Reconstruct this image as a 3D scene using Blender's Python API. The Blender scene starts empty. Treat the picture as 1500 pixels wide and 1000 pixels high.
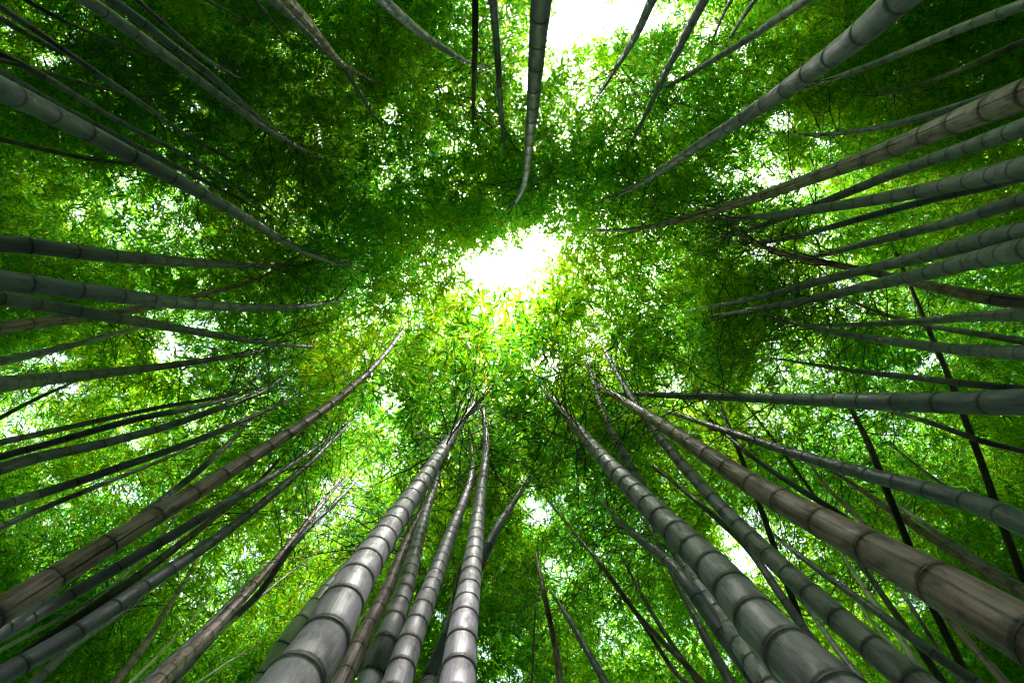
import bpy, math, random
import numpy as np

random.seed(7)
rng = np.random.default_rng(11)
S = bpy.context.scene
COL = S.collection

# ------------------------------------------------------------------ camera, sky, sun, exposure
F = 667.0                      # focal length in photo pixels (photo 1500 x 1000) = 16 mm lens
EYE = 1.0                      # camera height above the ground
cam_d = bpy.data.cameras.new('camera')
cam_d.sensor_width = 36.0
cam_d.lens = 36.0 * F / 1500.0
cam_d.clip_start = 0.02
cam_d.clip_end = 2000
cam = bpy.data.objects.new('camera', cam_d)
COL.objects.link(cam)
cam.location = (0, 0, EYE)
cam.rotation_euler = (math.pi, 0, 0)      # straight up; picture down = +Y, picture right = +X
S.camera = cam

SUN_DIR = np.array([25.0, -255.0, 667.0])
SUN_DIR /= np.linalg.norm(SUN_DIR)
elev = math.asin(SUN_DIR[2])
azim = math.atan2(SUN_DIR[0], SUN_DIR[1])
W = bpy.data.worlds.new('World')
S.world = W
W.use_nodes = True
wn = W.node_tree
bg = wn.nodes['Background']
sky = wn.nodes.new('ShaderNodeTexSky')
sky.sky_type = 'NISHITA'
sky.sun_disc = False
sky.sun_elevation = elev
sky.sun_rotation = azim
sky.air_density = 1.0
sky.dust_density = 3.0
sky.ozone_density = 1.0
hz = wn.nodes.new('ShaderNodeHueSaturation')      # thin bright overcast: the blue is mostly washed out
hz.inputs['Saturation'].default_value = 0.65
wn.links.new(sky.outputs[0], hz.inputs['Color'])
wn.links.new(hz.outputs[0], bg.inputs[0])
bg.inputs[1].default_value = 0.11

sun_d = bpy.data.lights.new('sun', 'SUN')
sun_d.energy = 4.3
sun_d.angle = math.radians(10.0)
sun_d.color = (1.0, 0.95, 0.86)
sun = bpy.data.objects.new('sun', sun_d)
COL.objects.link(sun)
sun.location = (4, -15, 30)
from mathutils import Vector
sun.rotation_euler = Vector(SUN_DIR).to_track_quat('Z', 'Y').to_euler()

S.view_settings.view_transform = 'Standard'
S.view_settings.look = 'None'
S.view_settings.gamma = 1.0
S.view_settings.exposure = 3.5
S.cycles.max_bounces = 8
S.cycles.diffuse_bounces = 4
S.cycles.glossy_bounces = 2
S.cycles.transmission_bounces = 5
S.cycles.use_denoising = True
S.cycles.use_adaptive_sampling = False
S.cycles.filter_width = 1.15

# ------------------------------------------------------------------ materials
def new_mat(name):
    m = bpy.data.materials.new(name)
    m.use_nodes = True
    nt = m.node_tree
    for n in list(nt.nodes):
        nt.nodes.remove(n)
    out = nt.nodes.new('ShaderNodeOutputMaterial')
    return m, nt, out

def N(nt, t, **kw):
    n = nt.nodes.new(t)
    for k, v in kw.items():
        setattr(n, k, v)
    return n

def ramp(nt, fac, stops):
    r = N(nt, 'ShaderNodeValToRGB')
    el = r.color_ramp.elements
    while len(el) < len(stops):
        el.new(0.5)
    for e, (p, c) in zip(el, stops):
        e.position = p
        e.color = (*c, 1) if len(c) == 3 else c
    nt.links.new(fac, r.inputs[0])
    return r.outputs[0]

def mixc(nt, fac, a, b, mode='MIX'):
    m = N(nt, 'ShaderNodeMix', data_type='RGBA', blend_type=mode)
    for sock, v in ((m.inputs[0], fac), (m.inputs[6], a), (m.inputs[7], b)):
        if isinstance(v, (int, float)):
            sock.default_value = v
        elif isinstance(v, tuple):
            sock.default_value = (*v, 1)
        else:
            nt.links.new(v, sock)
    return m.outputs[2]

def math_n(nt, op, a, b=None):
    m = N(nt, 'ShaderNodeMath', operation=op)
    for i, v in enumerate((a, b)):
        if v is None:
            continue
        if isinstance(v, (int, float)):
            m.inputs[i].default_value = v
        else:
            nt.links.new(v, m.inputs[i])
    return m.outputs[0]

def culm_material(name, c_lo, c_hi, c_stain, stain=0.5, crack=False, rough=0.36):
    m, nt, out = new_mat(name)
    at = N(nt, 'ShaderNodeAttribute', attribute_name='along')
    tt = N(nt, 'ShaderNodeAttribute', attribute_name='node_t')
    oi = N(nt, 'ShaderNodeObjectInfo')
    off = N(nt, 'ShaderNodeVectorMath', operation='SCALE')
    cmb = N(nt, 'ShaderNodeCombineXYZ')
    for i in range(3):
        nt.links.new(oi.outputs['Random'], cmb.inputs[i])
    nt.links.new(cmb.outputs[0], off.inputs[0])
    off.inputs['Scale'].default_value = 37.0
    def noise(scale, detail, rgh=0.55):
        ad = N(nt, 'ShaderNodeVectorMath', operation='MULTIPLY_ADD')
        nt.links.new(at.outputs['Vector'], ad.inputs[0])
        ad.inputs[1].default_value = scale
        nt.links.new(off.outputs[0], ad.inputs[2])
        n = N(nt, 'ShaderNodeTexNoise')
        n.inputs['Scale'].default_value = 1.0
        n.inputs['Detail'].default_value = detail
        n.inputs['Roughness'].default_value = rgh
        nt.links.new(ad.outputs[0], n.inputs['Vector'])
        return n.outputs[0]
    streak = noise((95, 95, 2.6), 4)
    fine = noise((420, 420, 9), 3, 0.6)
    blotch = noise((26, 26, 9), 5, 0.62)
    speck = noise((130, 130, 130), 2, 0.5)
    col = mixc(nt, ramp(nt, streak, [(0.33, (0, 0, 0)), (0.68, (1, 1, 1))]), c_lo, c_hi)
    col = mixc(nt, math_n(nt, 'MULTIPLY', ramp(nt, fine, [(0.40, (0, 0, 0)), (0.75, (1, 1, 1))]), 0.20), col, c_stain)
    # stains that gather at the nodes and run along the internode
    tri = math_n(nt, 'ABSOLUTE', math_n(nt, 'SUBTRACT', tt.outputs['Fac'], 0.5))
    near = ramp(nt, tri, [(0.18, (0, 0, 0)), (0.5, (1, 1, 1))])
    st = math_n(nt, 'ADD', blotch, math_n(nt, 'MULTIPLY', near, 0.13))
    st = ramp(nt, st, [(0.51, (0, 0, 0)), (0.67, (1, 1, 1))])
    col = mixc(nt, math_n(nt, 'MULTIPLY', st, stain), col, c_stain)
    # small dark flecks, pale wax under each node
    col = mixc(nt, math_n(nt, 'MULTIPLY', ramp(nt, speck, [(0.70, (0, 0, 0)), (0.78, (1, 1, 1))]), 0.45), col, c_stain)
    wax = ramp(nt, tt.outputs['Fac'], [(0.86, (0, 0, 0)), (0.97, (1, 1, 1))])
    col = mixc(nt, math_n(nt, 'MULTIPLY', wax, 0.12), col, tuple(min(1, c * 1.35) for c in c_hi))
    if crack:
        sp = N(nt, 'ShaderNodeSeparateXYZ')
        nt.links.new(at.outputs['Vector'], sp.inputs[0])
        ang = math_n(nt, 'ARCTAN2', sp.outputs[1], sp.outputs[0])
        wob = math_n(nt, 'MULTIPLY', math_n(nt, 'SUBTRACT', noise((3, 3, 2.2), 2), 0.5), 0.35)
        d = math_n(nt, 'ABSOLUTE', math_n(nt, 'SUBTRACT', ang, wob))
        ck = ramp(nt, d, [(0.045, (1, 1, 1)), (0.075, (0, 0, 0))])
        gate = ramp(nt, noise((0.01, 0.01, 1.2), 1), [(0.40, (0, 0, 0)), (0.46, (1, 1, 1))])
        col = mixc(nt, math_n(nt, 'MULTIPLY', ck, gate), col, (0.012, 0.010, 0.010))
    # every stalk a little different
    hsv = N(nt, 'ShaderNodeHueSaturation')
    nt.links.new(col, hsv.inputs['Color'])
    mr = N(nt, 'ShaderNodeMapRange')
    nt.links.new(oi.outputs['Random'], mr.inputs[0])
    mr.inputs[3].default_value = 0.82
    mr.inputs[4].default_value = 1.15
    nt.links.new(mr.outputs[0], hsv.inputs['Value'])
    bs = N(nt, 'ShaderNodeBsdfPrincipled')
    nt.links.new(hsv.outputs[0], bs.inputs['Base Color'])
    rr = ramp(nt, blotch, [(0.35, (rough,) * 3), (0.7, (rough + 0.28,) * 3)])
    nt.links.new(rr, bs.inputs['Roughness'])
    bs.inputs['Specular IOR Level'].default_value = 0.26
    bp = N(nt, 'ShaderNodeBump')
    bp.inputs['Strength'].default_value = 0.25
    bp.inputs['Distance'].default_value = 0.004
    nt.links.new(math_n(nt, 'ADD', fine, blotch), bp.inputs['Height'])
    nt.links.new(bp.outputs[0], bs.inputs['Normal'])
    nt.links.new(bs.outputs[0], out.inputs[0])
    return m

def plain_material(name, c1, c2, scale, rough=0.7):
    m, nt, out = new_mat(name)
    tc = N(nt, 'ShaderNodeTexCoord')
    n = N(nt, 'ShaderNodeTexNoise')
    n.inputs['Scale'].default_value = scale
    n.inputs['Detail'].default_value = 5
    nt.links.new(tc.outputs['Object'], n.inputs['Vector'])
    bs = N(nt, 'ShaderNodeBsdfPrincipled')
    nt.links.new(ramp(nt, n.outputs[0], [(0.35, c1), (0.68, c2)]), bs.inputs['Base Color'])
    bs.inputs['Roughness'].default_value = rough
    nt.links.new(bs.outputs[0], out.inputs[0])
    return m

def leaf_material(name):
    m, nt, out = new_mat(name)
    a = N(nt, 'ShaderNodeAttribute', attribute_name='leaf_tint')
    refl = ramp(nt, a.outputs['Fac'], [(0.0, (0.004, 0.040, 0.030)), (0.5, (0.013, 0.070, 0.022)), (0.9, (0.075, 0.150, 0.016)), (1.0, (0.16, 0.15, 0.04))])
    tran = ramp(nt, a.outputs['Fac'], [(0.0, (0.026, 0.370, 0.042)), (0.5, (0.240, 0.640, 0.010)), (0.9, (0.620, 0.780, 0.002)), (1.0, (0.50, 0.48, 0.04))])
    d = N(nt, 'ShaderNodeBsdfDiffuse')
    nt.links.new(refl, d.inputs[0])
    t = N(nt, 'ShaderNodeBsdfTranslucent')
    nt.links.new(tran, t.inputs[0])
    ad = N(nt, 'ShaderNodeMixShader')
    ad.inputs[0].default_value = 0.62
    nt.links.new(d.outputs[0], ad.inputs[1])
    nt.links.new(t.outputs[0], ad.inputs[2])
    g = N(nt, 'ShaderNodeBsdfGlossy')
    g.inputs['Roughness'].default_value = 0.38
    g.inputs[0].default_value = (0.9, 0.95, 1.0, 1)
    mx = N(nt, 'ShaderNodeMixShader')
    mx.inputs[0].default_value = 0.014
    nt.links.new(ad.outputs[0], mx.inputs[1])
    nt.links.new(g.outputs[0], mx.inputs[2])
    nt.links.new(mx.outputs[0], out.inputs[0])
    return m

MAT = {
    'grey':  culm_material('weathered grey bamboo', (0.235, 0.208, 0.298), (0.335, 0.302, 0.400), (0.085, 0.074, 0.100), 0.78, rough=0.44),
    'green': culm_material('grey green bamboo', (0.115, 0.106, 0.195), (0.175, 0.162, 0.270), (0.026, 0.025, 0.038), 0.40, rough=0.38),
    'slate': culm_material('shade toned grey bamboo', (0.140, 0.122, 0.225), (0.205, 0.182, 0.300), (0.050, 0.045, 0.058), 0.55, rough=0.42),  # darker copy of the grey: shade on the side stalks put into the colour
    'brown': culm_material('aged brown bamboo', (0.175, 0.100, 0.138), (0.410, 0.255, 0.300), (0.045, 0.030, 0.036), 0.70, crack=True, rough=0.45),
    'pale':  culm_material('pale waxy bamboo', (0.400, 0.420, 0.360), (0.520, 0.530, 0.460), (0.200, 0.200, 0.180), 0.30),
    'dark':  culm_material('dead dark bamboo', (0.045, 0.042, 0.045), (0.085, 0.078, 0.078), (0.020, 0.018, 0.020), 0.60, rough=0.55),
}
M_NODE = plain_material('dark node ring', (0.005, 0.005, 0.007), (0.014, 0.012, 0.015), 60)
M_TWIG = plain_material('bamboo twig', (0.020, 0.018, 0.020), (0.060, 0.052, 0.050), 20)
M_LEAF = leaf_material('bamboo leaf')
M_GROUND = plain_material('leaf litter', (0.022, 0.026, 0.018), (0.085, 0.075, 0.050), 9, 0.9)

# ------------------------------------------------------------------ the stalks, traced from the photograph: (label, kind, [(x, y, width)...])
B = []
def bam(label, kind, *pts, gap=1.0):      # gap: how far apart the nodes are
    B.append((label, kind, [tuple(map(float, p)) for p in pts], gap))
# --- upper left
bam('thick dark slate bamboo running diagonally from the upper left edge to the canopy', 'green', (10,135,36),(102,180,28),(214,240,23),(299,285,19),(391,337,13),(425,362,10),(483,386,8),(530,392,4))
bam('thin shaded bamboo half hidden above the thick diagonal slate one', 'green', (0,106,14),(60,142,12),(150,189,10),(245,238,8),(330,280,5),(400,318,3))
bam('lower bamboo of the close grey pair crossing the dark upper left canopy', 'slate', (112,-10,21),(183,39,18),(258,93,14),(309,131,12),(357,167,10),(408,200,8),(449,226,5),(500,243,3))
bam('upper bamboo of the close grey pair, narrower and joining its neighbour near the tip', 'green', (163,0,14),(211,34,13),(248,65,12),(292,97,11),(333,131,10),(374,170,7),(411,197,5),(442,219,3))
bam('slim dark bamboo just above the close grey pair, lost in shaded leaves', 'green', (200,0,7),(238,34,7),(296,83,6),(340,109,4))
bam('slender dark bamboo from the very top left corner across sky specks', 'green', (0,10,10),(68,56,9),(143,109,9),(211,153,7),(265,194,5),(340,235,4))
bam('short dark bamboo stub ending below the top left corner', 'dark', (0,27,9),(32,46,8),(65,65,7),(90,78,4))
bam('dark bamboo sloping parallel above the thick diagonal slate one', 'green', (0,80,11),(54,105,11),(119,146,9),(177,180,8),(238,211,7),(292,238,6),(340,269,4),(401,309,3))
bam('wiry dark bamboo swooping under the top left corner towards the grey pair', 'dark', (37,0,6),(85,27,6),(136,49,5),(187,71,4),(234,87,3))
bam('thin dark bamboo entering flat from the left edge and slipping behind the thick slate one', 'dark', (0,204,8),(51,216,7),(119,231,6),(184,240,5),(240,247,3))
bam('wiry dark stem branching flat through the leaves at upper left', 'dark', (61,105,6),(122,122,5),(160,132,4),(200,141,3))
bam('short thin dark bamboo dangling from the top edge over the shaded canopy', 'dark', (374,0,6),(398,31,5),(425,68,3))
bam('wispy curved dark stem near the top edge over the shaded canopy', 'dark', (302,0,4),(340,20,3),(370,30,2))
bam('left bamboo of the crossing pair at the top edge, long with a split dangling tip', 'green', (398,0,15),(442,37,12),(483,85,8),(500,92,8),(524,133,7),(551,173,4),(565,200,2))
bam('right bamboo of the crossing pair at the top edge, thicker and bending right', 'brown', (421,0,17),(452,34,13),(476,65,11),(500,95,8),(520,105,7),(548,121,5),(585,129,2))
# --- top
bam('pale grey ringed bamboo arching down from the top edge behind a dark vertical one', 'slate', (550,-10,18),(588,25,14),(629,58,10),(656,75,9),(684,92,7),(721,99,3))
bam('leftmost of the two dark vertical bamboos at the top edge', 'dark', (696,0,10),(696,68,9),(694,136,7),(693,180,4))
bam('right one of the two dark vertical bamboos at the top edge', 'green', (722,0,13),(728,68,10),(732,136,9),(736,184,6),(740,230,3))
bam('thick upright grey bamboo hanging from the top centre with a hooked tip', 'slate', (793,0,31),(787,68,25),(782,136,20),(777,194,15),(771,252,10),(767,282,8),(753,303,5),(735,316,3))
bam('hazy grey bamboo crossing the bright sky hole at the top', 'green', (955,0,14),(932,51,11),(901,102,7),(877,139,4))
bam('slim dark bamboo right of the bright top sky hole, tapering to a whip', 'green', (1031,0,15),(1003,54,12),(969,119,8),(945,170,6),(915,228,3))
bam('straight grey bamboo slanting from the top edge towards the upper sky hole', 'slate', (1180,0,15),(1133,32,12),(1088,63,10),(1037,92,8),(1000,116,6),(949,136,4),(904,143,2))
bam('short thin dark bamboo at the top edge, nearer the sky hole of two', 'dark', (1071,0,6),(1060,20,5),(1044,58,3))
bam('short thin dark bamboo at the top edge, farther from the sky hole of two', 'dark', (1105,0,8),(1078,41,5),(1065,61,3))
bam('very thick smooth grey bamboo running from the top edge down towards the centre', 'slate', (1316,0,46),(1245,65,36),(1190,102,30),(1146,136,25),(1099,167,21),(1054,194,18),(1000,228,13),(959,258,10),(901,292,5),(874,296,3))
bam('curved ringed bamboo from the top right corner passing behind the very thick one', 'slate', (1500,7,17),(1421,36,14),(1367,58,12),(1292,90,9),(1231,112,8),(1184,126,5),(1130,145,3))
bam('dark shaded bamboo below the top right corner, barely visible among leaves', 'dark', (1500,61,10),(1438,88,9),(1384,112,7),(1306,136,5),(1262,142,3))
bam('grey bamboo peeking above the thick brown one near the right edge', 'green', (1500,121,14),(1440,145,13),(1367,167,11),(1306,184,9),(1245,194,7),(1187,199,5),(1126,194,3))
# --- right fan
bam('thick brown weathered bamboo sweeping in from the upper right edge', 'brown', (1500,139,47),(1398,180,34),(1299,221,26),(1245,241,22),(1204,255,20),(1132,282,15),(1075,301,12),(1000,321,9),(942,337,7),(891,343,5),(840,335,3))
bam('blue grey bamboo directly below the thick brown one, crossing its neighbour', 'green', (1500,187,28),(1404,221,20),(1323,248,15),(1238,284,12),(1190,302,10),(1139,323,9),(1088,340,7),(1050,351,5),(1015,356,3))
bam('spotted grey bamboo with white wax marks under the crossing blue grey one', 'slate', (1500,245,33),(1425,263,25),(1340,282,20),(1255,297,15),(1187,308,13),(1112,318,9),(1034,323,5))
bam('slim shaded bamboo tucked along the underside of the spotted grey one', 'green', (1500,259,14),(1442,275,12),(1384,287,12),(1306,308,10),(1221,331,9),(1170,347,7),(1116,355,5),(1060,358,3))
bam('grey bamboo alone between two crossing groups on the right edge, gently bowed', 'green', (1500,292,21),(1411,320,17),(1374,331,14),(1272,355,11),(1238,366,9),(1180,378,5),(1129,381,3))
bam('upper of two long parallel bamboos reaching from the right edge to the middle', 'green', (1500,340,31),(1445,349,27),(1387,366,22),(1340,379,18),(1296,388,16),(1258,398,14),(1194,413,11),(1143,429,10),(1099,439,8),(1051,449,6),(1000,456,5),(975,460,3))
bam('lower of two long parallel bamboos on the right, smooth and greenish grey', 'green', (1500,366,37),(1445,376,28),(1391,391,24),(1340,405,20),(1296,413,17),(1258,423,15),(1197,437,12),(1150,446,11),(1099,454,9),(1061,461,7),(1027,466,4))
bam('curved brown bamboo passing behind the two long parallel ones on the right', 'brown', (1500,443,20),(1432,435,19),(1381,423,15),(1333,412,12),(1252,393,10),(1190,381,9),(1143,372,8),(1112,359,6),(1085,347,4))
bam('short grey bamboo flattening out below the curved brown one at the right edge', 'green', (1500,461,20),(1418,464,14),(1347,471,11),(1286,474,9),(1238,476,7),(1194,476,4))
bam('long slate bamboo rising leftwards below the flat short one on the right', 'green', (1500,517,23),(1432,514,18),(1350,506,14),(1286,497,11),(1231,488,9),(1180,478,8),(1136,466,5),(1116,459,3))
bam('thin dark bamboo crossing between the flat short one and the long slate one', 'dark', (1500,500,11),(1428,488,9),(1374,480,7),(1306,464,5),(1258,446,4),(1230,432,2))
bam('thin grey bamboo running flat just above the big horizontal one', 'green', (1500,570,12),(1408,561,11),(1340,553,9),(1272,546,7),(1204,536,6),(1163,529,4),(1136,525,3))
bam('big smooth horizontal grey green bamboo entering from the right edge', 'green', (1500,588,39),(1445,590,35),(1374,590,30),(1309,588,27),(1255,587,23),(1211,586,20),(1170,585,17),(1105,582,14),(1054,581,12),(1014,580,10),(976,579,9),(928,577,7))
bam('thin grey bamboo emerging beneath the big horizontal one', 'slate', (1500,661,9),(1432,644,9),(1384,626,8),(1340,612,7),(1309,604,5),(1280,597,3))
bam('sturdy blue grey bamboo descending to the right edge with scratched marks', 'green', (1500,769,36),(1469,748,32),(1404,730,29),(1347,714,25),(1296,701,22),(1224,682,18),(1163,665,14),(1139,655,13),(1085,638,11),(1034,621,8),(1000,609,6),(952,595,4))
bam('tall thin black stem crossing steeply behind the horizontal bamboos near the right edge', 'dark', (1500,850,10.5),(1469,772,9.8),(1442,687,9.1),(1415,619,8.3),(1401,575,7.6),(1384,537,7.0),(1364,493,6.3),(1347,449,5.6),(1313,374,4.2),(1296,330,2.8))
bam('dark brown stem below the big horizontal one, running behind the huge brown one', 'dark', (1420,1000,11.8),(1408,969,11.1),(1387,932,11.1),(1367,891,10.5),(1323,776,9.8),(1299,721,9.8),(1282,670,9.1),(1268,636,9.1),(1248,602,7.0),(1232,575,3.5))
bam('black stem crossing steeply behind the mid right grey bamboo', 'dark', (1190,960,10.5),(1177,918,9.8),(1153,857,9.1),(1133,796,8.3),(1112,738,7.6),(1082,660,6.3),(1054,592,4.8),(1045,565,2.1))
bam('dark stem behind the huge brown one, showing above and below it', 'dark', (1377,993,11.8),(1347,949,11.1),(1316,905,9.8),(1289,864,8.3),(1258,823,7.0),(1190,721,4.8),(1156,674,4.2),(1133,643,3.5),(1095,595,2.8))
bam('thin blue grey bamboo running along the top of the huge brown one', 'green', (1290,795,10),(1204,735,9),(1177,721,9),(1143,697,8),(1102,670,7),(1065,636,6),(1045,622,4))
bam('thin brownish bamboo between the huge brown one and the sturdy blue grey one', 'brown', (1500,868,18),(1476,854,17),(1425,827,15),(1384,799,13),(1326,762,11),(1296,742,10),(1262,716,8),(1221,691,6),(1190,668,3))
bam('thin greenish bamboo beside the thin brownish one near the right edge', 'green', (1500,860,11),(1472,843,10),(1432,820,9),(1401,799,8),(1357,769,7),(1323,745,5),(1300,728,3))
bam('wiry reddish stem crossing above the huge brown bamboo', 'brown', (1285,790,7),(1252,752,6),(1218,721,5),(1190,684,4),(1178,660,3))
bam('wiry brown stem in the leaves between big horizontal and sturdy blue grey bamboos', 'dark', (1440,745,6),(1384,711,5),(1350,687,4),(1316,660,3),(1300,648,2))
# --- lower right
bam('huge weathered brown bamboo with a long dark crack, filling the lower right', 'brown', (1500,928,86),(1391,864,70),(1282,806,55),(1204,765,45),(1144,735,38),(1102,709,33),(1065,687,28),(1034,666,25),(1000,639,22),(966,619,19),(938,602,15),(908,582,11),(877,565,6))
bam('long grey bamboo between the huge brown and the stained thick grey ones', 'grey', (1333,993,47),(1282,952,42),(1231,908,37),(1184,867,33),(1146,833,30),(1116,803,26),(1068,755,21),(1034,721,18),(1007,691,16),(986,663,15),(955,629,13),(928,588,10),(911,561,8),(891,530,6),(877,496,4),(864,466,3), gap=0.75)
bam('grey bamboo curving up behind the stained thick grey one', 'grey', (1125,1000,36),(1105,973,32),(1071,925,28),(1044,884,24),(1020,857,20),(975,780,16),(932,694,14),(908,660,12),(887,619,10),(876,585,9),(867,554,7),(859,520,4),(855,497,3), gap=0.75)
bam('thickest stained grey bamboo at the lower right, its rings closely spaced', 'grey', (1204,1000,88),(1136,939,75),(1085,878,60),(1044,827,50),(1014,803,45),(996,785,42),(969,762,38),(942,731,33),(918,704,28),(891,680,24),(874,667,22),(854,636,17),(826,602,12),(799,573,7), gap=0.60)
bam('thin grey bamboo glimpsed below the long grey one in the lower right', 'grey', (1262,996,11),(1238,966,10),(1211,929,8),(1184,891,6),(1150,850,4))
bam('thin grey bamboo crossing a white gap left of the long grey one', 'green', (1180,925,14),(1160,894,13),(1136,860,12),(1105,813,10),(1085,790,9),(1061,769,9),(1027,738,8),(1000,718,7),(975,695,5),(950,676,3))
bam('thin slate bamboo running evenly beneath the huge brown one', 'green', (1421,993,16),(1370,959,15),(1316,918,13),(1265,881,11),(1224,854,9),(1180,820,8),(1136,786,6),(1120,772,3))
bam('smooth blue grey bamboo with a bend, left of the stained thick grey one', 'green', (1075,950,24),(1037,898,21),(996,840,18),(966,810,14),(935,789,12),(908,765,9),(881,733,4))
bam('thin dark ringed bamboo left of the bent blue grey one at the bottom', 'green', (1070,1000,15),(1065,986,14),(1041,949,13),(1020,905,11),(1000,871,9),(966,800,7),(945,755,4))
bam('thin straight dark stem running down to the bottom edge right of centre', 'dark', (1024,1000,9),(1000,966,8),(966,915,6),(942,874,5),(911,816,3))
bam('pale whitish ringed bamboo under the huge brown one', 'pale', (1354,990,11),(1320,935,9),(1289,891,8),(1258,850,6),(1235,813,4))
bam('thin grey bamboo to the right of the pale whitish one under the huge brown one', 'grey', (1404,993,7),(1374,949,6),(1350,912,6),(1320,864,5),(1305,845,3))
bam('thin pale bamboo just left of the pale whitish one, same slant', 'pale', (1333,976,7),(1296,932,5),(1258,884,4),(1240,858,2))
# --- bottom centre
bam('thick light grey leaning bamboo, largest of the bottom centre cluster', 'grey', (430,1000,86),(470,950,75),(503,877,61),(531,833,50),(554,799,41),(575,765,35),(599,735,29),(619,704,24),(646,667,20),(653,646,17),(677,615,12),(694,593,6), gap=0.58)
bam('cream pale bamboo left of the thick leaning one in the bottom centre cluster', 'pale', (384,1000,30),(408,959,28),(435,918,26),(459,891,24),(489,850,21),(510,833,18),(534,803,13),(560,765,8), gap=0.62)
bam('reddish brown cracked bamboo among the grey bottom centre cluster', 'brown', (500,1000,30),(514,969,27),(531,932,24),(551,895,21),(565,867,18),(578,837,16),(592,799,13),(612,759,10),(630,720,6))
bam('light grey bamboo right of the reddish brown one in the bottom cluster', 'grey', (544,993,38),(561,949,36),(578,905,32),(592,867,27),(602,833,23),(609,803,20),(616,772,16),(626,742,13),(636,711,10),(650,674,8),(645,640,5),(641,615,3), gap=0.60)
bam('light grey bamboo with a bent neck, second from right of the bottom cluster', 'grey', (582,1000,45),(588,976,42),(602,935,38),(619,891,32),(633,857,27),(643,827,23),(653,803,20),(663,772,17),(673,748,14),(687,718,11),(695,694,9),(695,674,8),(694,656,6),(684,629,3), gap=0.60)
bam('glossy light grey bamboo with short internodes and white streaks, right of the bottom cluster', 'grey', (670,1000,55),(673,959,50),(680,908,42),(687,864,35),(692,823,28),(697,786,24),(701,755,20),(704,721,16),(707,697,13),(713,670,11),(715,636,9),(711,612,7),(704,582,3), gap=0.60)
bam('slim grey bamboo hidden between the glossy and the bent neck ones', 'green', (629,1000,25),(636,980,22),(653,932,15),(660,898,11),(668,860,7),(676,820,4))
bam('grey bamboo leaning right out from behind the glossy light grey one', 'slate', (690,855,16),(718,793,14),(735,762,12),(755,731,8),(779,697,4))
bam('slim dark green bamboo in the gap behind the reddish brown one', 'dark', (510,1000,10),(530,970,9),(548,940,8),(575,890,6),(600,840,4))
bam('reddish brown slim bamboo standing alone right of the bottom cluster', 'brown', (821,1000,10),(816,962,9),(809,925,8),(799,877,8),(789,830,6),(785,800,3))
bam('slim grey bamboo curving to the bottom edge beside the slim reddish one', 'green', (887,1000,12),(860,952,10),(833,905,8),(806,864,4))
bam('hair thin dark stem behind the slim reddish brown one', 'dark', (779,1000,4),(782,932,3),(785,880,2))
bam('longer of the two brown whips crossing below the lower white gap', 'brown', (1000,968,9),(976,945,8),(928,894,7),(901,854,7),(870,813,6),(840,779,4),(799,728,3))
bam('shorter brown whip running beside the longer one to the bottom edge', 'brown', (1020,1008,8),(993,990,7),(952,928,6),(918,877,6),(895,845,3))
# --- left fan
bam('uppermost thick grey bamboo entering flat from the left edge, twiggy along its end', 'green', (0,357,25),(71,362,23),(122,371,21),(170,376,19),(211,379,17),(245,382,16),(272,384,14),(347,389,9),(391,391,8),(425,390,6),(459,388,4))
bam('thickest smooth bamboo on the left edge, curving upward at its tip', 'green', (0,410,30),(20,412,29),(88,422,26),(146,430,24),(197,436,21),(241,442,19),(280,446,16),(313,448,14),(343,450,13),(391,452,11),(432,451,9),(469,447,8),(500,442,6),(525,432,3))
bam('grey bamboo sloping gently down below the thickest left one, crossing a brown one', 'green', (0,437,23),(27,440,21),(92,452,19),(151,463,17),(207,471,15),(252,480,12),(292,486,11),(326,493,10),(388,502,8),(428,507,6),(459,509,5),(500,508,3))
bam('brown bamboo rising behind two grey ones from the left edge', 'brown', (0,480,19),(73,471,16),(126,464,14),(197,454,12),(240,445,10),(282,435,8),(323,425,7),(357,417,6),(401,400,4),(428,381,3))
bam('slim dark bamboo over the white gap on the left edge', 'green', (0,529,13),(48,519,11),(109,505,9),(156,491,7),(207,480,5),(240,472,3))
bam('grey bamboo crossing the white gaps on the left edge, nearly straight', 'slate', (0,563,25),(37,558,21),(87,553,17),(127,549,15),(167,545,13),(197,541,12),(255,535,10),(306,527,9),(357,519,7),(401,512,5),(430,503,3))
bam('short wiry dark stem sloping up on the left edge below the white gaps', 'dark', (0,612,6),(41,590,5),(95,565,4),(115,557,2))
bam('thin dark bamboo, topmost of the four rising from the lower left edge', 'green', (0,648,10),(85,629,8),(170,610,7),(255,592,6),(340,580,5),(360,568,4),(384,546,3))
bam('second bamboo down of the four rising from the lower left edge, plain and dark', 'green', (0,669,11),(102,641,10),(204,612,9),(272,600,8),(340,583,5),(385,566,3))
bam('third bamboo down of the four rising from the lower left edge, thicker with curved tip', 'green', (0,687,18),(51,669,16),(126,656,14),(190,639,12),(255,622,10),(313,600,9),(360,585,8),(405,568,5),(425,541,3))
bam('lowest bamboo of the four rising from the lower left edge, widely ringed', 'green', (0,740,15),(48,726,13),(99,711,12),(146,694,12),(187,680,11),(238,663,10),(306,638,9),(367,612,7),(418,588,5),(466,565,3))
bam('thin shaded bamboo over a white gap above the thick cracked brown one', 'green', (0,772,10),(61,745,8),(119,721,8),(187,694,6),(262,663,4),(300,645,3))
bam('slim dark grey bamboo sticking out above the thick cracked brown one', 'green', (190,770,13),(245,725,10),(265,711,9),(296,685,9),(320,665,8),(354,629,5),(372,605,3))
bam('thick cracked brown bamboo rising from the lower left to the centre', 'brown', (0,895,42),(27,878,38),(109,828,35),(173,789,31),(221,757,28),(272,730,25),(309,708,23),(340,687,21),(388,656,18),(435,629,15),(476,601,13),(514,570,11),(534,554,9),(561,531,8),(582,503,6),(595,476,4),(612,449,3))
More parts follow.
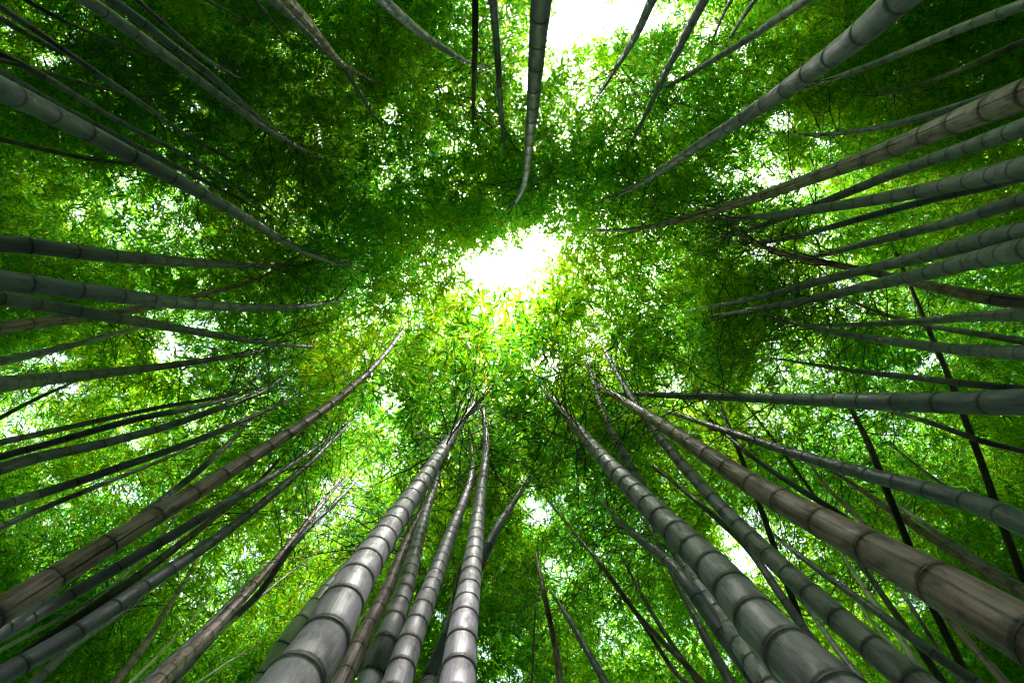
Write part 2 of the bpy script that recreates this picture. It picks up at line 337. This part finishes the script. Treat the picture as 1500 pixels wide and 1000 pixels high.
bam('blue green ringed bamboo directly below the thick cracked brown one', 'green', (0,929,22),(27,916,20),(87,881,18),(136,852,17),(178,827,16),(218,804,15),(252,784,14),(299,755,13),(343,730,12),(377,711,10),(398,696,9),(428,680,8),(459,663,6),(480,645,4),(500,625,3))
bam('dark blue bamboo between the two ringed blue green ones at lower left', 'dark', (0,985,16),(60,942,15),(126,895,14),(170,867,13),(204,843,12),(238,816,11),(265,796,10),(313,758,8),(343,735,6),(377,712,5),(415,665,4))
bam('glossy pale thin bamboo threading between the ringed blue green ones at lower left', 'pale', (0,952,6),(85,907,5),(155,864,5),(204,823,4),(255,760,3))
bam('large glossy blue green bamboo rising from the bottom left corner', 'green', (10,985,31),(75,949,28),(133,913,25),(180,879,23),(221,852,20),(260,827,18),(292,806,16),(323,787,15),(347,765,13),(371,748,12),(408,718,11),(438,692,10),(472,663,8),(500,632,6),(520,612,4),(540,590,2))
bam('slim grey bamboo under the large glossy blue green one', 'slate', (51,997,14),(78,973,13),(102,949,12),(140,922,10),(180,897,7),(215,874,4))
bam('reddish brown thin bamboo with a twig, standing alone at lower left', 'brown', (170,997,13),(211,946,10),(245,891,7),(269,854,5),(286,823,4))
bam('brown mottled bamboo leading a bundle of three at the bottom left', 'brown', (231,1000,28),(258,969,23),(289,946,18),(316,918,16),(343,888,14),(367,864,12),(404,820,11),(435,782,8),(466,745,6),(496,708,4),(515,685,3))
bam('grey bamboo on the right side of the bundle of three at the bottom left', 'slate', (270,980,13),(320,922,11),(354,895,10),(384,867,9),(421,806,9),(452,772,7),(486,742,6),(500,728,5),(530,695,3))
bam('dark bluish bamboo on the left side of the bundle of three at the bottom left', 'green', (211,1000,12),(279,939,9),(306,912,7),(340,878,6),(377,837,4),(395,815,2))
bam('thin pale stem left of the bundle of three at the bottom', 'pale', (190,1000,6),(245,946,4),(289,898,3),(310,872,2))
bam('wiry pale stem low at the bottom between the bundle and the cream bamboo', 'pale', (289,1000,4),(330,972,3),(374,946,2))
bam('wiry white stem above right of the bundle of three', 'pale', (345,905,5),(361,891,4),(410,850,3),(459,813,2))


# ------------------------------------------------------------------ helpers
def link_mesh(name, verts, faces_flat, face_len, mats, parent=None, mat_idx=None, smooth=True, attrs=()):
    me = bpy.data.meshes.new(name)
    nv, nf = len(verts), len(face_len)
    me.vertices.add(nv)
    me.vertices.foreach_set('co', np.asarray(verts, np.float32).ravel())
    me.loops.add(len(faces_flat))
    me.loops.foreach_set('vertex_index', np.asarray(faces_flat, np.int32))
    me.polygons.add(nf)
    fl = np.asarray(face_len, np.int32)
    me.polygons.foreach_set('loop_start', np.concatenate(([0], np.cumsum(fl)[:-1])).astype(np.int32))
    for mt in mats:
        me.materials.append(mt)
    if mat_idx is not None:
        me.polygons.foreach_set('material_index', np.asarray(mat_idx, np.int32))
    me.polygons.foreach_set('use_smooth', np.full(nf, smooth))
    for nm, typ, dom, data in attrs:
        at = me.attributes.new(nm, typ, dom)
        at.data.foreach_set('vector' if typ == 'FLOAT_VECTOR' else 'value', np.asarray(data, np.float32).ravel())
    me.update(calc_edges=True)
    o = bpy.data.objects.new(name, me)
    COL.objects.link(o)
    if parent is not None:
        o.parent = parent
        o.matrix_parent_inverse = parent.matrix_basis.inverted()
    return o

def norm(v):
    return v / np.maximum(np.linalg.norm(v, axis=-1, keepdims=True), 1e-9)

def catmull(P, n):
    P = np.asarray(P, float)
    Q = np.vstack((2 * P[0] - P[1], P, 2 * P[-1] - P[-2]))
    seg = np.linalg.norm(np.diff(P[:, :2], axis=0), axis=1)
    acc = np.concatenate(([0], np.cumsum(seg)))
    s = np.linspace(0, acc[-1], n)
    i = np.clip(np.searchsorted(acc, s, side='right') - 1, 0, len(P) - 2)
    t = ((s - acc[i]) / np.maximum(seg[i], 1e-6))[:, None]
    p0, p1, p2, p3 = Q[i], Q[i + 1], Q[i + 2], Q[i + 3]
    out = 0.5 * (2 * p1 + (p2 - p0) * t + (2 * p0 - 5 * p1 + 4 * p2 - p3) * t * t + (3 * p1 - p0 - 3 * p2 + p3) * t ** 3)
    return out, s

class ValueNoise:
    def __init__(self, seed):
        self.g = np.random.default_rng(seed).random((32, 32, 32))
    def one(self, p):
        i = np.floor(p).astype(int)
        f = p - i
        f = f * f * (3 - 2 * f)
        i &= 31
        j = (i + 1) & 31
        g = self.g
        x, y, z = f[:, 0], f[:, 1], f[:, 2]
        c00 = g[i[:, 0], i[:, 1], i[:, 2]] * (1 - x) + g[j[:, 0], i[:, 1], i[:, 2]] * x
        c10 = g[i[:, 0], j[:, 1], i[:, 2]] * (1 - x) + g[j[:, 0], j[:, 1], i[:, 2]] * x
        c01 = g[i[:, 0], i[:, 1], j[:, 2]] * (1 - x) + g[j[:, 0], i[:, 1], j[:, 2]] * x
        c11 = g[i[:, 0], j[:, 1], j[:, 2]] * (1 - x) + g[j[:, 0], j[:, 1], j[:, 2]] * x
        return (c00 * (1 - y) + c10 * y) * (1 - z) + (c01 * (1 - y) + c11 * y) * z
    def fbm(self, p, o=3):
        r, a, t = 0, 1.0, 0
        for _ in range(o):
            r = r + a * self.one(p)
            t += a
            p = p * 2.03 + 7.1
            a *= 0.5
        return r / t
VN = ValueNoise(5)

# ------------------------------------------------------------------ ground
gv = np.array([(-600, -600, 0), (600, -600, 0), (600, 600, 0), (-600, 600, 0)], float)
g = link_mesh('ground', gv, [0, 1, 2, 3], [4], [M_GROUND], smooth=False)
g['kind'] = 'structure'

# ------------------------------------------------------------------ stalks in space
def culm_path(pts):
    """pixel polyline with widths -> points in space: the width tells how high up the stalk each point is"""
    w0 = max(p[2] for p in pts)
    D = 0.125 if w0 > 24 else 0.105 if w0 > 12 else 0.085 if w0 > 7 else 0.055
    H = 14.0 if w0 > 24 else 13.0 if w0 > 7 else 11.0
    P, s = catmull(pts, 90)
    arr = np.asarray(pts)
    acc = np.concatenate(([0], np.cumsum(np.linalg.norm(np.diff(arr[:, :2], axis=0), axis=1))))
    w = np.interp(s, acc, arr[:, 2])
    k = np.ones(25) / 25
    wp = np.concatenate((w[0] + (w[0] - w[1:13][::-1]), w, w[-1] + (w[-1] - w[-13:-1][::-1])))
    w = np.convolve(wp, k, 'valid')
    w = np.maximum(w, 1.2)
    for _ in range(2):                                   # a stalk bends smoothly
        pad = np.vstack((2 * P[0] - P[1:8][::-1], P, 2 * P[-1] - P[-8:-1][::-1]))
        P = np.stack([np.convolve(pad[:, c], np.ones(15) / 15, 'valid') for c in range(P.shape[1])], 1)
    if w[0] < w[-1]:
        P, w = P[::-1], w[::-1]
    w = np.minimum.accumulate(w)
    h = F * D / (w + F * D / H)
    X = (P[:, 0] - 750) / F * h
    Y = (P[:, 1] - 500) / F * h
    V = np.stack((X, Y, h + EYE), 1)
    R = w * h / F * 0.5
    # down to the ground
    n = 30
    T = norm(V[n] - V[0])
    if T[2] < 0.6:
        T[:2] *= 0.6
        T = norm(T)
    zs = np.linspace(-0.05, V[0, 2], 12)[:-1]
    base = V[0] + np.outer((zs - V[0, 2]) / T[2], T)
    # ease the lean towards upright at the foot
    Rb = R[0] + (V[0, 2] - zs) * D / H * 0.5
    nb = len(base)
    # beyond the last traced point: thin whip
    Te = norm(V[-1] - V[-8])
    m = 14
    L = 1.7 if w0 > 12 else 1.1
    q = np.linspace(0, 1, m + 1)[1:, None]
    tip = V[-1] + Te * L * q + np.array([0, 0, -0.12]) * L * q ** 2
    Rt = R[-1] * (1 - 0.85 * q[:, 0])
    V = np.vstack((base, V, tip))
    R = np.concatenate((Rb, R, Rt))
    return V, R, nb, len(V) - m, P, h

def frames(T, ref=None):
    n = len(T)
    U = np.zeros((n, 3))
    u = ref if ref is not None else np.array([1.0, 0, 0])
    for i in range(n):
        u = u - T[i] * np.dot(u, T[i])
        u = u / max(np.linalg.norm(u), 1e-9)
        U[i] = u
    return U, np.cross(T, U)

def build_culm(V, R, mat, parent, seed, gap=1.0):
    rr = random.Random(seed)
    seg = np.linalg.norm(np.diff(V, axis=0), axis=1)
    acc = np.concatenate(([0], np.cumsum(seg)))
    L = acc[-1]
    nodes, s = [], 0.10 + rr.random() * 0.15
    while s < L - 0.05:
        nodes.append(s)
        fr = s / L
        s += gap * (0.16 + 0.10 * min(1, fr * 5) - 0.08 * max(0, fr - 0.5)) * rr.uniform(0.93, 1.07)
    st, sc, nt_, dark = [0.0], [1.0], [0.5], []
    for k, sn in enumerate(nodes):
        r = float(np.interp(sn, acc, R))
        e = max(r, 0.006)
        prof = [(-0.34, 1.00, 0.93), (-0.14, 1.010, 0.98), (-0.115, 1.045, 1.0), (-0.015, 1.040, 1.0), (0.09, 0.992, 0.0), (0.13, 1.022, 0.0), (0.30, 1.0, 0.05)]
        for o, q, t in prof:
            if sn + o * e > st[-1] + 1e-4:
                st.append(sn + o * e); sc.append(q); nt_.append(t)
                dark.append(1 if o in (-0.015, 0.09) else 0)
        nx = nodes[k + 1] if k + 1 < len(nodes) else L
        for fmid in (0.33, 0.66):
            sm = sn + (nx - sn) * fmid
            if sm > st[-1] + 0.01:
                st.append(sm); sc.append(1.0); nt_.append(fmid); dark.append(0)
    st = np.array(st); sc = np.array(sc)
    C = np.stack([np.interp(st, acc, V[:, i]) for i in range(3)], 1)
    r = np.interp(st, acc, R)
    fine = np.stack([np.interp(np.linspace(0, L, 400), acc, V[:, i]) for i in range(3)], 1)
    Tt = norm(np.gradient(fine, axis=0))
    kk = np.ones(9) / 9
    Tt = norm(np.stack([np.convolve(np.pad(Tt[:, i], 4, 'edge'), kk, 'valid') for i in range(3)], 1))
    T = norm(np.stack([np.interp(st, np.linspace(0, L, 400), Tt[:, i]) for i in range(3)], 1))
    toC = np.array([-C[0, 0], -C[0, 1], 0.0]) + 0.25 * np.array([C[0, 1], -C[0, 0], 0])
    U, Bn = frames(T, toC + 1e-4)
    ns = 20 if R[0] > 0.05 else 12
    a = np.arange(ns) * 2 * math.pi / ns
    # stalks are never perfectly round nor straight
    ca, sa = np.cos(a), np.sin(a)
    ov = 1 + 0.015 * np.cos(2 * a + rr.random() * 6)
    ring = (U[:, None, :] * (ca * ov)[None, :, None] + Bn[:, None, :] * (sa * ov)[None, :, None]) * (r * sc)[:, None, None] + C[:, None, :]
    n = len(st)
    verts = ring.reshape(-1, 3)
    i = np.arange(n - 1)[:, None]; j = np.arange(ns)[None, :]
    j2 = (j + 1) % ns
    quads = np.stack((i * ns + j, i * ns + j2, (i + 1) * ns + j2, (i + 1) * ns + j), -1).reshape(-1, 4)
    midx = np.repeat(np.array(dark), ns)
    flat = np.concatenate((quads.ravel(), np.arange(ns)[::-1], (n - 1) * ns + np.arange(ns)))
    fl = np.concatenate((np.full(len(quads), 4), [ns, ns]))
    midx = np.concatenate((midx, [0, 0]))
    along = np.stack((ca[None, :] * r[:, None], sa[None, :] * r[:, None], np.repeat(st[:, None], ns, 1)), -1).reshape(-1, 3)
    nodet = np.repeat(np.array(nt_), ns)
    link_mesh('culm', verts, flat, fl, [mat, M_NODE], parent, midx,
              attrs=[('along', 'FLOAT_VECTOR', 'POINT', along), ('node_t', 'FLOAT', 'POINT', nodet)])
    return nodes, acc

def tubes(paths, radii, ns=3):
    """paths (n, k, 3), radii (n, k) -> one triangle-sided tube each"""
    n, k, _ = paths.shape
    T = norm(np.gradient(paths, axis=1))
    ref = np.array([0.31, 0.17, 0.93])
    U = norm(np.cross(T, ref))
    Bn = np.cross(T, U)
    a = np.arange(ns) * 2 * math.pi / ns
    ring = paths[:, :, None, :] + radii[:, :, None, None] * (U[:, :, None, :] * np.cos(a)[None, None, :, None] + Bn[:, :, None, :] * np.sin(a)[None, None, :, None])
    verts = ring.reshape(-1, 3)
    b = (np.arange(n) * k * ns)[:, None, None]
    i = np.arange(k - 1)[None, :, None]; j = np.arange(ns)[None, None, :]
    j2 = (j + 1) % ns
    q = np.stack((b + i * ns + j, b + i * ns + j2, b + (i + 1) * ns + j2, b + (i + 1) * ns + j), -1).reshape(-1, 4)
    return verts, q

def rand_dirs(n):
    a = rng.random(n) * 2 * math.pi
    return np.stack((np.cos(a), np.sin(a)), 1)

# picture-space record of where stalks stand in front (only used to keep leaves behind them)
GX, GY, GS = 400, 280, 4
occl = np.zeros((GY, GX))
def mark(P, h, w, extra):
    for (x, y, _), hh, ww in zip(P, h, w):
        rad = ww * 0.5 + 4 + extra
        x0, x1 = int((x - rad + 50) / GS), int((x + rad + 50) / GS) + 1
        y0, y1 = int((y - rad + 60) / GS), int((y + rad + 60) / GS) + 1
        if x1 < 0 or y1 < 0 or x0 >= GX or y0 >= GY:
            continue
        sl = occl[max(0, y0):max(0, y1), max(0, x0):max(0, x1)]
        np.maximum(sl, min(hh, 6.9), out=sl)

plants, wood = [], []
axis_pts, axis_id = [], []
for k, (label, kind, pts, gap) in enumerate(B):
    V, R, i0, i1, P, h = culm_path(pts)
    root = bpy.data.objects.new('bamboo', None)
    root.empty_display_size = 0.2
    COL.objects.link(root)
    root.location = (V[0, 0], V[0, 1], 0)
    root['label'] = label
    root['category'] = 'bamboo'
    root['group'] = 'bamboo stalks around the clearing'
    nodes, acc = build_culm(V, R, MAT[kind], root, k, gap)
    # keep leaves off the visible lower length
    m = len(P)
    fineP = np.stack([np.interp(np.linspace(0, m - 1, 500), np.arange(len(P)), P[:, i]) for i in range(3)], 1)
    fineh = np.interp(np.linspace(0, m - 1, 500), np.arange(len(P)), h)
    mark(fineP, fineh, np.interp(np.linspace(0, m - 1, 500), np.arange(len(P)), 2 * R[i0:i1] * F / h)  , 5 if max(p[2] for p in pts) > 24 else 1)
    # ---- branches: pairs at the upper nodes
    sv = acc[i0] + 0.40 * (acc[i1 - 1] - acc[i0])
    bn = [s for s in nodes if s > sv]
    bv, bq = np.zeros((0, 3)), np.zeros((0, 4), int)
    if True:
        org, dirs, lens, rad0 = [], [], [], []
        Th = None
        for q, s in enumerate(bn):
            p = np.array([np.interp(s, acc, V[:, i]) for i in range(3)])
            p2 = np.array([np.interp(min(s + 0.1, acc[-1]), acc, V[:, i]) for i in range(3)])
            T = norm(p2 - p + 1e-6)
            r = float(np.interp(s, acc, R))
            az = (q % 2) * math.pi + rng.normal(0, 0.5) + k
            for d in (-0.25, 0.35):
                o = np.array([math.cos(az + d), math.sin(az + d), 0.0])
                org.append(p)
                dirs.append(norm(o + T * rng.uniform(0.35, 0.95)))
                lens.append(rng.uniform(0.5, 1.5) * (1.0 if len(pts) > 4 else 0.8))
                rad0.append(min(0.0085, max(0.0032, r * 0.30)) * rng.uniform(0.6, 1.0))
        if org:
            org, dirs, lens, rad0 = map(np.array, (org, dirs, lens, rad0))
            kq = 7
            t = np.linspace(0, 1, kq)
            wob = rng.normal(0, 0.05, (len(org), kq, 3)) * t[None, :, None] * lens[:, None, None]
            main = org[:, None] + dirs[:, None] * (t[None, :, None] * lens[:, None, None]) + np.array([0, 0, -0.30])[None, None] * (t ** 2)[None, :, None] * lens[:, None, None] + wob
            rm = rad0[:, None] * (1 - 0.75 * t)[None]
            v1, q1 = tubes(main, rm)
            # side twigs
            rep = 3
            idx = np.repeat(np.arange(len(org)), rep)
            ip = rng.integers(2, kq - 1, len(idx))
            o2 = main[idx, ip]
            h2 = rand_dirs(len(idx))
            d2 = norm(dirs[idx] * 0.9 + np.column_stack((h2, rng.normal(-0.1, 0.4, len(idx)))))
            l2 = rng.uniform(0.18, 0.5, len(idx))
            t2 = np.linspace(0, 1, 4)
            tw = o2[:, None] + d2[:, None] * (t2[None, :, None] * l2[:, None, None]) + np.array([0, 0, -0.2])[None, None] * (t2 ** 2)[None, :, None] * l2[:, None, None]
            v2, q2 = tubes(tw, (rad0[idx] * 0.5)[:, None] * (1 - 0.6 * t2)[None])
            qq = np.vstack((q1, q2 + len(v1)))
            bv, bq = np.vstack((v1, v2)), qq
    up = np.interp(np.linspace(acc[i0] + 0.35 * (acc[i1 - 1] - acc[i0]), acc[-1], 14), acc, np.arange(len(V)))
    axis_pts.append(V[np.round(up).astype(int)])
    axis_id.append(np.full(14, k))
    plants.append(root)
    wood.append((bv, bq))
axis_pts = np.vstack(axis_pts)
axis_id = np.concatenate(axis_id)

# ------------------------------------------------------------------ foliage
# how many layers of leaves lie in each direction: gaps, thin places, thick places (photo pixels: x, y, rx, ry, value)
BASE_TAU = 4.7
DENS = 1.0
GAPS = [  # white sky
    (742,396,64,50,.985),(794,366,34,36,.92),(706,388,34,28,.85),
    (862,28,66,44,1),(930,12,40,34,1),(818,55,22,38,.95),(778,115,18,35,.9),(985,20,25,25,.8),
    (568,250,15,11,.75),(680,215,14,10,.7),(640,140,18,14,.7),(585,165,12,12,.7),(835,305,8,8,.5),
    (1068,258,18,10,.8),(1119,262,20,12,.85),(1143,182,22,22,.75),(1204,206,22,14,.75),(1316,34,12,8,.8),(1092,71,16,10,.85),(1041,44,18,12,.8),(1420,125,10,12,.6),(1160,290,20,10,.8),
    (78,88,26,16,.9),(5,50,18,12,.85),(109,316,18,20,.85),(184,265,22,14,.85),(224,228,14,10,.8),(289,165,18,9,.8),(398,170,14,8,.75),(116,8,12,8,.8),(486,5,12,8,.8),(478,206,12,10,.7),(425,306,12,14,.7),(240,300,16,10,.5),
    (255,512,34,20,.95),(75,522,55,14,.9),(95,566,48,17,.9),(10,548,34,14,.8),(296,473,26,10,.8),(272,546,16,12,.8),(204,650,22,12,.85),(302,575,16,8,.8),(25,632,16,8,.7),
    (568,584,24,20,.9),(538,620,14,10,.8),(802,527,20,15,.85),(782,592,10,14,.7),(986,568,26,18,.85),(969,493,18,14,.6),(800,548,8,20,.6),
    (200,721,18,22,.85),(143,711,24,10,.8),(75,697,20,10,.75),(473,711,24,12,.9),(374,812,20,16,.8),(455,465,14,8,.5),(160,828,14,8,.7),
    (789,748,38,24,.92),(775,701,16,14,.8),(806,823,18,24,.85),(826,857,14,22,.85),(843,835,12,12,.75),(717,949,14,14,.8),(738,990,34,14,.9),(643,898,14,10,.8),(720,915,14,10,.5),
    (1065,779,14,18,.9),(1092,825,18,26,.95),(1102,757,16,12,.85),(1313,864,12,12,.8),(1345,884,18,14,.85),(1000,704,12,12,.8),
    (1122,357,24,12,.8),(1371,530,24,15,.85),(1340,550,14,10,.8),(1490,554,12,8,.8),(1112,500,10,8,.6),(1204,452,8,10,.7),(1000,522,12,10,.7),(1010,598,12,12,.8),(1395,890,12,10,.5),
]
THIN = [  # one or two layers, sunlit
    (615,410,70,60,2.4),(740,485,140,60,2.3),(700,570,110,45,2.8),(880,420,65,75,2.8),(850,330,50,40,3.6),
    (960,125,110,60,3.1),(890,190,70,50,3.6),(1030,30,60,50,2.4),(840,110,40,40,2.1),(750,60,40,60,2.4),(640,240,60,40,2.6),
    (150,300,70,40,2.2),(200,340,80,40,2.5),(30,640,60,45,2.1),(100,760,150,50,2.3),(80,600,120,40,2.2),(250,490,120,50,2.4),(300,620,100,50,2.6),
    (1230,275,110,35,2.2),(1100,280,60,40,2.3),(1150,540,90,50,2.4),(1120,830,60,60,2.1),(1100,610,60,50,2.4),(1060,770,40,60,2.2),(1300,470,120,50,2.7),(1210,390,100,50,2.7),
    (330,870,110,60,2.6),(450,790,60,60,2.5),(500,740,60,40,2.4),(570,640,60,60,2.7),
    (900,880,60,90,2.6),(1180,800,70,50,2.3),(1450,410,60,40,2.4),(1240,630,80,50,2.6),(1380,640,80,50,2.8),
    (80,20,70,40,2.7),(60,220,40,30,2.7),(440,60,50,60,2.7),(1300,880,60,60,2.6),
]
THICK = [
    (370,110,110,90,7.9),(600,320,110,45,6.1),(680,290,80,45,6.5),(500,150,60,90,5.5),(560,60,60,60,6.1),(840,265,110,35,5.5),
    (1330,130,130,70,7.4),(1230,60,90,60,6.9),(1450,70,80,60,6.9),(1050,470,55,110,6.7),(1080,580,40,60,5.9),(980,230,90,50,5.5),(1110,430,60,50,6.4),(1180,190,70,40,5.9),
    (270,975,140,45,7.4),(690,800,70,90,6.5),(760,650,80,60,5.3),(900,640,90,70,6.3),(960,660,60,50,5.9),(20,290,70,60,5.9),(500,470,60,70,5.3),(420,420,60,60,5.7),(430,560,50,40,5.3),
    (940,850,50,60,5.5),(1440,130,60,50,6.5),(760,860,50,60,5.9),(1450,560,60,60,5.4),(1430,820,80,60,6.3),(560,370,60,60,5.5),(620,640,40,60,5.3),(130,150,80,50,5.5),(30,170,50,60,5.5),
    (1500,1000,140,90,6.5),(0,1000,150,90,6.3),(1500,0,120,90,6.9),
]


def depth_of_leaves(px, py):
    n1 = VN.fbm(np.stack((px / 70.0, py / 70.0, np.full_like(px, 3.3)), 1), 4)
    n2 = VN.fbm(np.stack((px / 26.0, py / 26.0, np.full_like(px, 9.7)), 1), 2)
    tau = np.full_like(px, BASE_TAU)
    wx = (VN.fbm(np.stack((px / 45.0, py / 45.0, np.full_like(px, 15.1)), 1), 3) - 0.5) * 60
    wy = (VN.fbm(np.stack((px / 45.0, py / 45.0, np.full_like(px, 21.7)), 1), 3) - 0.5) * 60
    for (x, y, rx, ry, v) in THICK + THIN:
        d = ((px + wx * 1.5 - x) / rx) ** 2 + ((py + wy * 1.5 - y) / ry) ** 2
        tau += (v - BASE_TAU) * np.exp(-d * 0.9) * (np.abs(v - BASE_TAU) > 0)
    tau = np.clip(tau, 0.8, 6.6) * (1 + 0.35 * np.clip((np.hypot(px - 750, py - 500) - 450) / 400, 0, 1))
    veil = np.clip(1.25 - np.hypot((px - 735) / 190.0, (py - 500) / 130.0), 0, 0.8) / 0.8
    nz = np.clip(0.35 + 1.30 * n1, 0.4, 1.6) * np.clip(0.45 + 1.1 * n2, 0.5, 1.6)
    tau *= nz * (1 - veil) + (0.7 + 0.3 * nz) * veil
    for (x, y, rx, ry, v) in GAPS:
        m = 0.55 if max(rx, ry) > 40 else 0.8
        d = np.sqrt(((px + wx * m * 0.8 - x) / rx) ** 2 + ((py + wy * m * 0.8 - y) / ry) ** 2)
        tau *= 1 - v * np.clip((1.4 - d) / 0.8, 0, 1)
    return tau

LEAF_L, LEAF_W = 0.140, 0.028
TMAX = 12.0
def h_range(px, py):
    r = np.hypot((px - 745) / 260.0, (py - 520) / 170.0)
    lo = 4.4 + 2.4 * np.clip(r - 0.4, 0, 1)
    hi = 9.6 + 1.9 * np.clip(r - 0.4, 0, 1)
    return lo, hi

def leaf_mesh_arrays(base, d, L, Wd, roll, tint):
    n = len(base)
    up = np.array([0, 0, 1.0])
    side = norm(np.cross(d, up))
    nrm = np.cross(side, d)
    s2 = side * np.cos(roll)[:, None] + nrm * np.sin(roll)[:, None]
    n2 = np.cross(s2, d)
    mid = base + d * (L * 0.42)[:, None]
    tip = base + d * L[:, None] - up * (L * 0.10)[:, None]
    fold = n2 * (Wd * 0.22)[:, None]
    v = np.stack((base, mid - s2 * (Wd * 0.5)[:, None] + fold, tip, mid + s2 * (Wd * 0.5)[:, None] + fold), 1).reshape(-1, 3)
    b = (np.arange(n) * 4)[:, None]
    f = np.concatenate((b + [0, 2, 1], b + [0, 3, 2]), 1).reshape(-1)
    return v, f, np.repeat(tint, 2)

def make_sprays(C, per=6, size=None):
    """a spray = a short twig end with a fan of drooping leaves"""
    n = len(C)
    az = rng.random(n) * 2 * math.pi
    idx = np.repeat(np.arange(n), per)
    k = np.tile(np.arange(per), n)
    tdir = np.stack((np.cos(az), np.sin(az), rng.normal(-0.25, 0.3, n)), 1)
    tdir = norm(tdir)
    spread = (k - (per - 1) / 2) * 0.42 + rng.normal(0, 0.28, len(k))
    a2 = az[idx] + spread
    d = norm(np.stack((np.cos(a2), np.sin(a2), rng.normal(-0.42, 0.38, len(k))), 1))
    base = C[idx] + tdir[idx] * ((k % 3) * 0.045 + rng.random(len(k)) * 0.03)[:, None] + rng.normal(0, 0.018, (len(k), 3))
    sz = np.ones(len(k)) if size is None else size[idx]
    L = LEAF_L * rng.uniform(0.6, 1.25, len(k)) * sz
    Wd = LEAF_W * rng.uniform(0.75, 1.2, len(k)) * sz
    roll = rng.normal(0, 0.6, len(k))
    return base, d, L, Wd, roll, tdir

area_leaf = 0.5 * LEAF_L * LEAF_W * 0.92 * 0.62
x0, x1, y0, y1 = -70, 1570, -70, 1070
def candidates(n):
    px = rng.uniform(x0, x1, n); py = rng.uniform(y0, y1, n)
    lo, hi = h_range(px, py)
    u = rng.random(n)
    h = (lo ** 3 + u * (hi ** 3 - lo ** 3)) ** (1 / 3)
    return px, py, h, lo, hi
# layers * area / leaf size, averaged over height -> number of sprays to try
PER = 6
mean_h2 = 8.2 ** 2
n_try = int(TMAX * (x1 - x0) * (y1 - y0) / (area_leaf * F * F / mean_h2) / PER * DENS)
px, py, h, lo, hi = candidates(n_try)
tau = depth_of_leaves(px, py)
P3 = np.stack(((px - 750) / F * h, (py - 500) / F * h, h + EYE), 1)
clump = np.clip(0.10 + 2.1 * (VN.fbm(P3 / 0.55, 3) - 0.06), 0.3, 1.9)
relh = (0.34 * (hi ** 3 - lo ** 3) / (hi - lo) ) / mean_h2      # count follows the mean square height
ok = rng.random(n_try) < tau * clump * relh / TMAX / 1.0
gx = np.clip(((px + 50) / GS).astype(int), 0, GX - 1); gy = np.clip(((py + 60) / GS).astype(int), 0, GY - 1)
oc = occl[gy, gx]
ok &= (h > oc + 0.25) | (rng.random(n_try) < 0.02)
C = P3[ok]
SZ = 1.0 + 0.18 * np.clip(1.3 - np.hypot((px[ok] - 735) / 200.0, (py[ok] - 520) / 130.0), 0, 1)      # the lowest, sunlit sprays carry the largest leaves
print('sprays', n_try, len(C))
# each spray belongs to the nearest stalk
own = np.zeros(len(C), int)
for s in range(0, len(C), 4000):
    d2 = ((C[s:s + 4000, None, :] - axis_pts[None]) ** 2 * np.array([1, 1, 0.5])).sum(-1)
    own[s:s + 4000] = axis_id[np.argmin(d2, 1)]
for k, root in enumerate(plants):
    Ck = C[own == k]
    bv, bq = wood[k]
    if len(Ck):
        base, d, L, Wd, roll, tdir = make_sprays(Ck, PER, SZ[own == k])
        rep = np.repeat(np.arange(len(Ck)), PER)
        big = VN.fbm(Ck / 1.3 + 50, 2)
        tint = np.clip(0.46 + 0.7 * (big[rep] - 0.5) + rng.normal(0, 0.20, len(rep)), 0, 0.93)
        tint[rng.random(len(rep)) < 0.012] = 1.0
        v, f, tn = leaf_mesh_arrays(base, d, L, Wd, roll, tint)
        link_mesh('crown', v, f, np.full(len(tn), 3), [M_LEAF], root, smooth=False, attrs=[('leaf_tint', 'FLOAT', 'FACE', tn)])
        # the twig under every second spray
        Tk = Ck[::2]
        t = np.linspace(0, 1, 4)
        td = tdir[::2]
        ln = rng.uniform(0.15, 0.45, len(Tk))
        path = Tk[:, None] + td[:, None] * 0.10 - td[:, None] * (t[None, :, None] * (ln[:, None, None] + 0.1)) + np.array([0, 0, 0.12])[None, None] * (t ** 2)[None, :, None] + rng.normal(0, 0.012, (len(Tk), 4, 3))
        v, q = tubes(path, np.repeat((0.0016 + 0.0026 * t)[None], len(Tk), 0))
        bq = np.vstack((bq, q + len(bv)))
        bv = np.vstack((bv, v))
    if len(bq):
        link_mesh('branches', bv, bq.ravel(), np.full(len(bq), 4), [M_TWIG], root)

# ------------------------------------------------------------------ the grove goes on all round, out of the picture: one mass
n = 175000
a = rng.random(n) * 2 * math.pi
Rr = np.sqrt(rng.uniform(8.0 ** 2, 17 ** 2, n))
z = rng.uniform(0.5, 12.5, n)
Cr = np.stack((Rr * np.cos(a), Rr * np.sin(a), z), 1)
hh = np.maximum(z - EYE, 0.05)
ipx = 750 + F * Cr[:, 0] / hh; ipy = 500 + F * Cr[:, 1] / hh
out_ = (ipx < -60) | (ipx > 1560) | (ipy < -60) | (ipy > 1060)
Cr = Cr[out_]
base, d, L, Wd, roll, tdir = make_sprays(Cr, 5)
v, f, tn = leaf_mesh_arrays(base, d, L * 1.9, Wd * 2.1, roll, np.clip(rng.normal(0.4, 0.2, len(base)), 0, 0.9))
o = link_mesh('bamboo_thicket', v, f, np.full(len(tn), 3), [M_LEAF], smooth=False, attrs=[('leaf_tint', 'FLOAT', 'FACE', tn)])
o['kind'] = 'stuff'
o['label'] = 'mass of green bamboo foliage surrounding the clearing on every side'
o['category'] = 'foliage'
